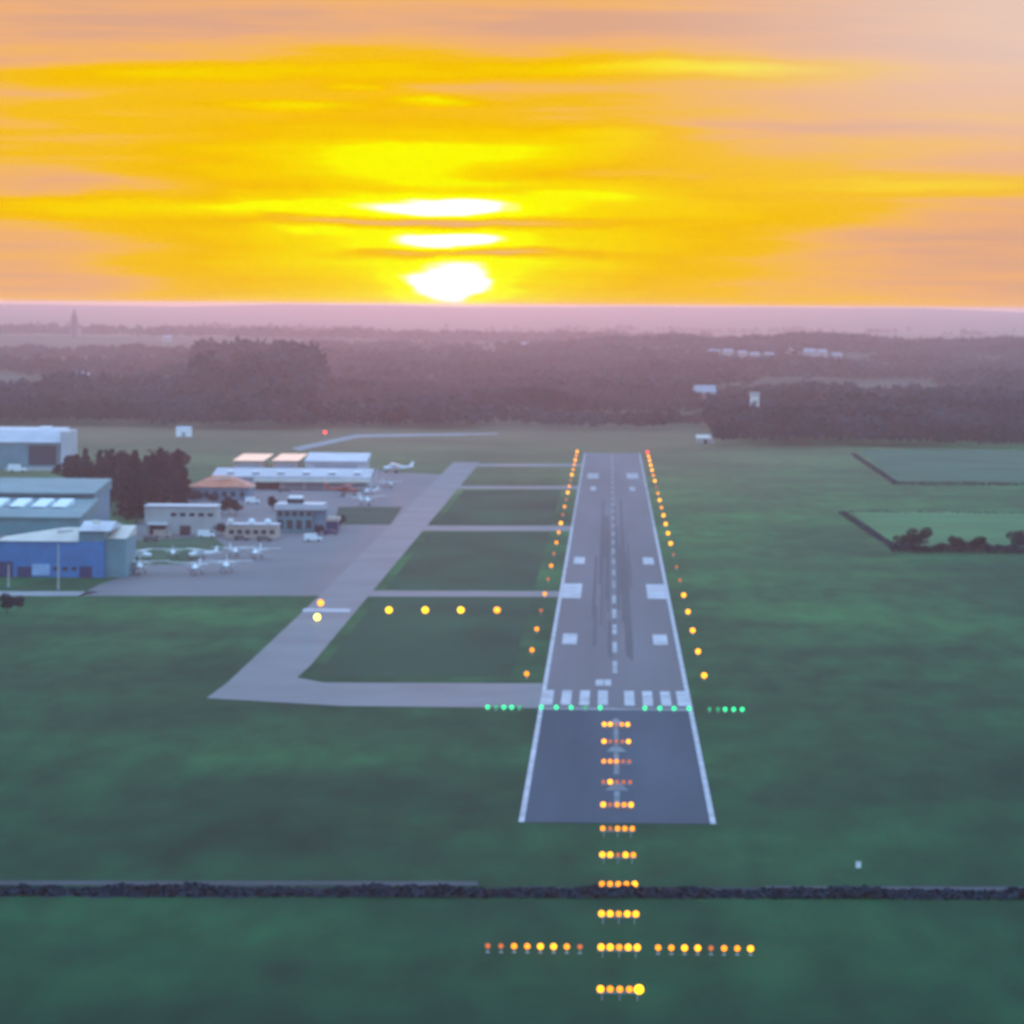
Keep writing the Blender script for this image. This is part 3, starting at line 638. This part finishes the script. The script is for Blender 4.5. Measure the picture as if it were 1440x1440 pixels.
# ------------------------------------------------------------------ aircraft and vehicles
def plane_proto(body='white'):
    t = empty('light_aircraft', (0,0,0)); b = M[body]
    fu = MB().loft([(-3.3, 1.25, .12, .14), (-3.1, 1.25, .42, .42), (-2.2, 1.3, .55, .52), (-1.2, 1.45, .62, .68), (.6, 1.5, .62, .7), (2.0, 1.45, .42, .42), (4.6, 1.6, .12, .16)]).build('fuselage', b, t, True)
    MB().box(0, -1.0, 1.78, .98, .9, .5).build('windscreen', M['glass'], fu)
    w = MB()
    for sx in (-1, 1):
        n = len(w.v); w.v += [(0,-.95,2.16),(0,.75,2.14),(0,.75,2.24),(0,-.95,2.34),(sx*5.4,-.6,2.32),(sx*5.4,.5,2.31),(sx*5.4,.5,2.37),(sx*5.4,-.6,2.43)]
        w.f += [tuple(n+q for q in ff) for ff in ((0,1,5,4),(3,7,6,2),(0,4,7,3),(1,2,6,5),(4,5,6,7))]
    w.build('wing', b, t)
    for sx in (-1, 1): MB().tube((sx*.5, -.3, .95), (sx*2.7, -.2, 2.24), .05, .05, 6).build('strut', b, t)
    MB().box(0, 4.3, 1.72, 3.4, .85, .09).build('tailplane', b, t)
    MB().prism([(3.6, 1.75), (4.75, 1.75), (5.0, 3.0), (4.45, 3.0)], 'x', -.05, .05).build('fin', b, t)
    MB().box(0, -3.36, 1.25, 1.9, .05, .14, 0).tube((0,-3.55,1.25), (0,-3.3,1.25), .05, .16, 10).build('propeller', M['dark'], t)
    for sx, sy in ((0, -2.5), (-1.1, .2), (1.1, .2)):
        MB().tube((sx-.08, sy, .25), (sx+.08, sy, .25), .25, .25, 12).tube((sx, sy, .3), (sx*.45, sy, 1.0), .05, .05, 6).build('wheel', M['tyre'], t)
    return t
PP = {}
def put_plane(x, y, rz, label, body='white', s=1.0):
    if body not in PP: o = plane_proto(body); PP[body] = o
    else: o = copy_tree(PP[body])
    q = at(x, y); o.location = (q.x, q.y, .05); o.rotation_euler.z = rz; s *= 1.3; o.scale = (s, s, s)
    tag(o, label, 'aircraft', 'light aircraft parked on the apron')
put_plane(196, 807, .08, 'white light aircraft parked close beside the teal annex of the blue hangar', s=1.25)
put_plane(276, 808, -.05, 'white light aircraft in the front apron row, left of its neighbour with touching wing tips', s=1.15)
put_plane(318, 805, .06, 'white light aircraft in the front apron row, right of its neighbour with touching wing tips', s=1.15)
put_plane(329, 783, .3, 'white light aircraft on the apron behind the front row, nearer the grass patch')
put_plane(361, 786, -.1, 'white light aircraft on the apron behind the front row, nearer the taxiway', s=1.1)
put_plane(243, 785, .1, 'white light aircraft standing in the middle of the small grass patch', s=.95)
put_plane(282, 787, -.9, 'white light aircraft turned sideways on the edge of the grass patch')
put_plane(196, 788, 1.2, 'white light aircraft turned sideways behind the one beside the teal annex')
put_plane(556, 665, -1.35, 'white light aircraft farthest out, at the far corner of the apron by the grass', s=1.35)
put_plane(546, 686, .5, 'small white light aircraft near the taxiway, just before the farthest one', s=.9)
put_plane(514, 711, .4, 'white light aircraft at the back edge of the grass island', s=1.2)
put_plane(484, 697, 1.35, 'pink and red light aircraft parked in front of the cream canopy', 'red', 1.35)
put_plane(520, 696, -.6, 'white light aircraft between the pink one and the grass island', s=.9)
def van_proto(mt, L=5.2, hh=2.2):
    t = empty('parked_van', (0,0,0))
    bd = MB().prism([(-L/2, .35), (L/2, .35), (L/2, hh*.55), (L/2-.8, hh*.62), (L/2-1.6, hh), (-L/2, hh)], 'y', -.95, .95).build('body', M[mt], t)
    MB().prism([(L/2-1.45, hh*.64), (L/2-.85, hh*.64), (L/2-1.55, hh*.95)], 'y', -.97, .97).build('window', M['glass'], t)
    MB().prism([(L/2-.78, hh*.62), (L/2-.74, hh*.64), (L/2-1.5, hh*.97), (L/2-1.56, hh*.97)], 'y', -.8, .8).build('windscreen', M['glass'], t)
    for sx in (-1.6, 1.6):
        for sy in (-.92, .92): MB().tube((sx, sy-.1, .36), (sx, sy+.1, .36), .36, .36, 14).build('wheel', M['tyre'], t)
    return t
vw = van_proto('white'); vt = van_proto('tan')
for n, (x, y, rz, lab, src) in enumerate(((440, 761, .3, 'white van alone on the open apron in front of the glass terminal', vw), (290, 756, .1, 'white van parked close to the end of the pale workshop wall', vw), (355, 708, .1, 'white van between the red roofed house and the glass terminal', vw), (228, 664+92, 0, 'tan van standing before the canopy of the pale workshop', vt), (24, 664, .2, 'white van in front of the large pale hall', vw))):
    o = src if n in (0, 3) else copy_tree(src); q = at(x, y); o.location = (q.x, q.y, .05); o.rotation_euler.z = rz; s = 1.1 if n != 4 else 1.6; o.scale = (s, s, s)
    tag(o, lab, 'van', 'vans parked around the airfield buildings')

vd = van_proto('roofdark', 4.4, 1.5); vb = van_proto('dblue', 4.4, 1.5)  # dark cars added in place of shadowy clutter along the walls
for n, (x, y, src, lab) in enumerate(((340, 760, vd, 'dark car added for the shadow before the low tan office, nearer the pale workshop'), (372, 761, None, 'dark car added for the shadow before the low tan office, nearer the glass terminal'), (465, 752, vb, 'dark blue car added for the shadow by the porch of the glass terminal'),
        (212, 762, None, 'dark car added for the shadow before the first dark door of the pale workshop'), (400, 692, None, 'dark car added for the shadow before the dark door of the long grey roofed hangar'))):
    o = src if src is not None else copy_tree(vd); q = at(x, y); o.location = (q.x, q.y, .05); o.rotation_euler.z = .1*n-.2; o.scale = (1.1, 1.1, 1.1)
    o.name = 'shadow_filler_car'; tag(o, lab, 'car', 'cars added for dark shadows around the airfield buildings')

# ------------------------------------------------------------------ haze
hz = MB().span(-9700, 9700, -640, 24400, -1.5, 81)
hm = bpy.data.materials.new('evening haze'); hm.use_nodes = True; nt = hm.node_tree
for n in list(nt.nodes):
    if n.type != 'OUTPUT_MATERIAL': nt.nodes.remove(n)
pv = nt.nodes.new('ShaderNodeVolumePrincipled'); pv.inputs['Color'].default_value = (.84,.80,.84,1); pv.inputs['Density'].default_value = 7.4e-5; pv.inputs['Anisotropy'].default_value = .79
nt.links.new(pv.outputs[0], [n for n in nt.nodes if n.type == 'OUTPUT_MATERIAL'][0].inputs['Volume'])
try: hm.cycles.homogeneous_volume = True
except Exception: pass
hb = hz.build('haze', hm); hb.display_type = 'WIRE'; tag(hb, kind='stuff')

# ------------------------------------------------------------------ sun and sky
SUN_AZ = -228/101.4; SUN_EL = 1.0                                  # degrees: left of the runway heading, above the horizon
sl = bpy.data.lights.new('sun', 'SUN'); sl.energy = .23; sl.angle = R(.5); sl.color = (1, .24, .14)
so = bpy.data.objects.new('sun', sl); COL.objects.link(so)
sd = Vector((math.sin(R(SUN_AZ))*math.cos(R(SUN_EL)), math.cos(R(SUN_AZ))*math.cos(R(SUN_EL)), math.sin(R(SUN_EL))))
so.rotation_euler = sd.to_track_quat('Z', 'Y').to_euler()
w = bpy.data.worlds.new('World'); SC.world = w; w.use_nodes = True; nt = w.node_tree; N = nt.nodes; L = nt.links
bg = N['Background']
def mth(op, a, b=None, c=None, clamp=False):
    n = N.new('ShaderNodeMath'); n.operation = op; n.use_clamp = clamp
    for k, v in enumerate((a, b, c)):
        if v is None: continue
        if isinstance(v, (int, float)): n.inputs[k].default_value = v
        else: L.new(v, n.inputs[k])
    return n.outputs[0]
tc = N.new('ShaderNodeTexCoord'); sx = N.new('ShaderNodeSeparateXYZ'); L.new(tc.outputs['Generated'], sx.inputs[0])
az = mth('MULTIPLY', mth('ARCTAN2', sx.outputs[0], sx.outputs[1]), 57.29578); el = mth('MULTIPLY', mth('ARCSINE', sx.outputs[2]), 57.29578)
# sky angles in hundredths of a degree, U to the right of, V down from, the cloud chart's corner
U = mth('MULTIPLY_ADD', az, 101.4, 858); Vv = mth('MULTIPLY_ADD', el, -101.4, 430)
def noise2(su, sv, det=4, ro=.5, off=0, u=U, v=Vv):
    cx = N.new('ShaderNodeCombineXYZ'); L.new(mth('MULTIPLY', u, 1/su), cx.inputs[0]); L.new(mth('MULTIPLY_ADD', v, 1/sv, off), cx.inputs[1]); cx.inputs[2].default_value = off
    n = N.new('ShaderNodeTexNoise'); n.inputs['Scale'].default_value = 1; n.inputs['Detail'].default_value = det; n.inputs['Roughness'].default_value = ro
    L.new(cx.outputs[0], n.inputs['Vector']); return n.outputs['Fac']
warp = noise2(260, 55, 3, .5, 3.1); warp2 = noise2(90, 26, 3, .5, 7.7)
Uw = mth('MULTIPLY_ADD', mth('SUBTRACT', warp2, .5), 70, U)
Vw = mth('ADD', mth('MULTIPLY_ADD', mth('SUBTRACT', warp, .5), 26, Vv), mth('MULTIPLY', mth('SUBTRACT', warp2, .5), 12))
def G(x, y, gx_, gy_, A, u=None, v=None):
    y = y-(x-858)*.007
    a = mth('MULTIPLY', mth('SUBTRACT', u or Uw, x), 1/gx_); b = mth('MULTIPLY', mth('SUBTRACT', v or Vw, y), 1/gy_)
    e = mth('EXPONENT', mth('MULTIPLY', mth('MULTIPLY_ADD', a, a, mth('MULTIPLY', b, b)), -1))
    return mth('MULTIPLY', e, A)
s_big = noise2(900, 85, 4, .5, 1.3); s_mid = noise2(420, 30, 5, .55, 5.2); s_fine = noise2(260, 11, 4, .6, 9.4)
t_ = mth('ADD', G(610, 285, 520, 190, .60), .10)
t_ = mth('MULTIPLY_ADD', mth('SUBTRACT', s_big, .5), .55, t_)
t_ = mth('MULTIPLY_ADD', mth('SUBTRACT', s_mid, .5), .6, t_)
t_ = mth('MULTIPLY_ADD', mth('SUBTRACT', s_fine, .5), .22, t_)
for q in ((1000,96,230,13,.6),(600,103,330,13,.24),(200,108,220,14,.36),(500,124,45,6,.4),(607,143,62,6,.5),(420,152,70,6,.35),(650,213,190,16,.42),(560,232,100,22,.36),
          (870,190,70,16,.2),(615,320,330,75,.27),(130,292,260,15,.4),(1300,262,260,13,.45),(1150,290,150,20,.2),(400,292,110,9,.42),(840,275,80,10,.3),(450,328,55,6,.35),(635,400,140,60,.35),(620,255,120,8,.2),
          (360,262,190,12,-.22),(850,244,170,9,-.3),(110,262,150,14,-.3),(1080,180,280,12,-.22),(480,36,620,26,-.22),(1340,350,220,70,-.1),(90,400,160,40,-.12),(620,400,420,60,.14)):
    t_ = mth('ADD', t_, G(*q))
for q in ((622,289,98,12,1.5),(626,334,74,11,1.45),(632,398,50,26,1.9)): t_ = mth('ADD', t_, G(*q))
for q in ((600,312,220,6,-.9),(660,356,150,6,-1.0),(560,352,60,4,-.3)): t_ = mth('ADD', t_, G(*q))
rp = N.new('ShaderNodeValToRGB'); e = rp.color_ramp
stops = [(-.05,(222,168,138)),(.10,(238,176,124)),(.24,(245,184,96)),(.36,(247,190,32)),(.50,(248,192,2)),(.66,(252,208,0)),(.86,(253,226,0)),(1.0,(255,250,0)),(1.36,(255,255,0)),(1.52,(255,255,130)),(1.7,(255,255,255))]
fx = lambda p: (p+.05)/1.75
e.elements[0].position = 0; e.elements[0].color = (*lin(*stops[0][1]), 1); e.elements[1].position = fx(1.7); e.elements[1].color = (1,1,1,1)
for p_, c in stops[1:-1]:
    q = e.elements.new(fx(p_)); q.color = (*lin(*c), 1)
L.new(mth('MULTIPLY', mth('ADD', t_, .05), 1/1.75), rp.inputs[0])
def rgb(c): n = N.new('ShaderNodeRGB'); n.outputs[0].default_value = (*c, 1); return n.outputs[0]
def mixc(f, a, b, bt='MIX'):
    x = N.new('ShaderNodeMix'); x.data_type = 'RGBA'; x.blend_type = bt
    if isinstance(f, (int, float)): x.inputs[0].default_value = f
    else: L.new(f, x.inputs[0])
    L.new(a, x.inputs[6]); L.new(b, x.inputs[7]); return x.outputs[2]
def ss(v, a, b):
    n = N.new('ShaderNodeMapRange'); n.interpolation_type = 'SMOOTHSTEP'; n.inputs[1].default_value = a; n.inputs[2].default_value = b; L.new(v, n.inputs[0]); return n.outputs[0]
# pinker high cloud to the right of the sunset
pk = mth('MULTIPLY', ss(U, 780, 1500), ss(Vv, 330, 20))
sunset = mixc(mth('MULTIPLY', pk, .75), rp.outputs[0], rgb(lin(234,208,198)))
core = mth('MULTIPLY', ss(t_, 1.6, 2.4), 2.5)                       # the sun itself burning through
sunset = mixc(1, sunset, mixc(core, rgb((0,0,0)), rgb((1,.85,.5))), 'ADD')
# the rest of the sky: dusk clouds over a clear-sky base
sky = N.new('ShaderNodeTexSky'); sky.sky_type = 'NISHITA'; sky.sun_disc = False; sky.sun_elevation = R(SUN_EL); sky.sun_rotation = R(SUN_AZ)
nis = mixc(1, sky.outputs[0], rgb((.1,.1,.1)), 'MULTIPLY')
dusk = mixc(noise2(3000, 900, 3, .5, 2), rgb((.47,.95,1.68)), rgb((.58,1.03,1.64)))
upper = mixc(1, nis, dusk, 'ADD')
near = mth('MULTIPLY', ss(el, 7, 4.4), ss(mth('ABSOLUTE', mth('SUBTRACT', az, SUN_AZ)), 24, 10))
final = mixc(near, upper, sunset)
L.new(final, bg.inputs['Color']); bg.inputs['Strength'].default_value = 1.0
w.cycles.sampling_method = 'MANUAL'; w.cycles.sample_map_resolution = 2048

# ------------------------------------------------------------------ render settings
SC.view_settings.view_transform = 'Standard'; SC.view_settings.look = 'None'; SC.view_settings.gamma = 1; SC.view_settings.use_curve_mapping = False; SC.view_settings.exposure = 0
cy_ = SC.cycles
cy_.max_bounces = 4; cy_.diffuse_bounces = 2; cy_.glossy_bounces = 2; cy_.volume_bounces = 1; cy_.transmission_bounces = 2
cy_.sample_clamp_indirect = 2; cy_.use_denoising = True; cy_.caustics_reflective = False; cy_.caustics_refractive = False
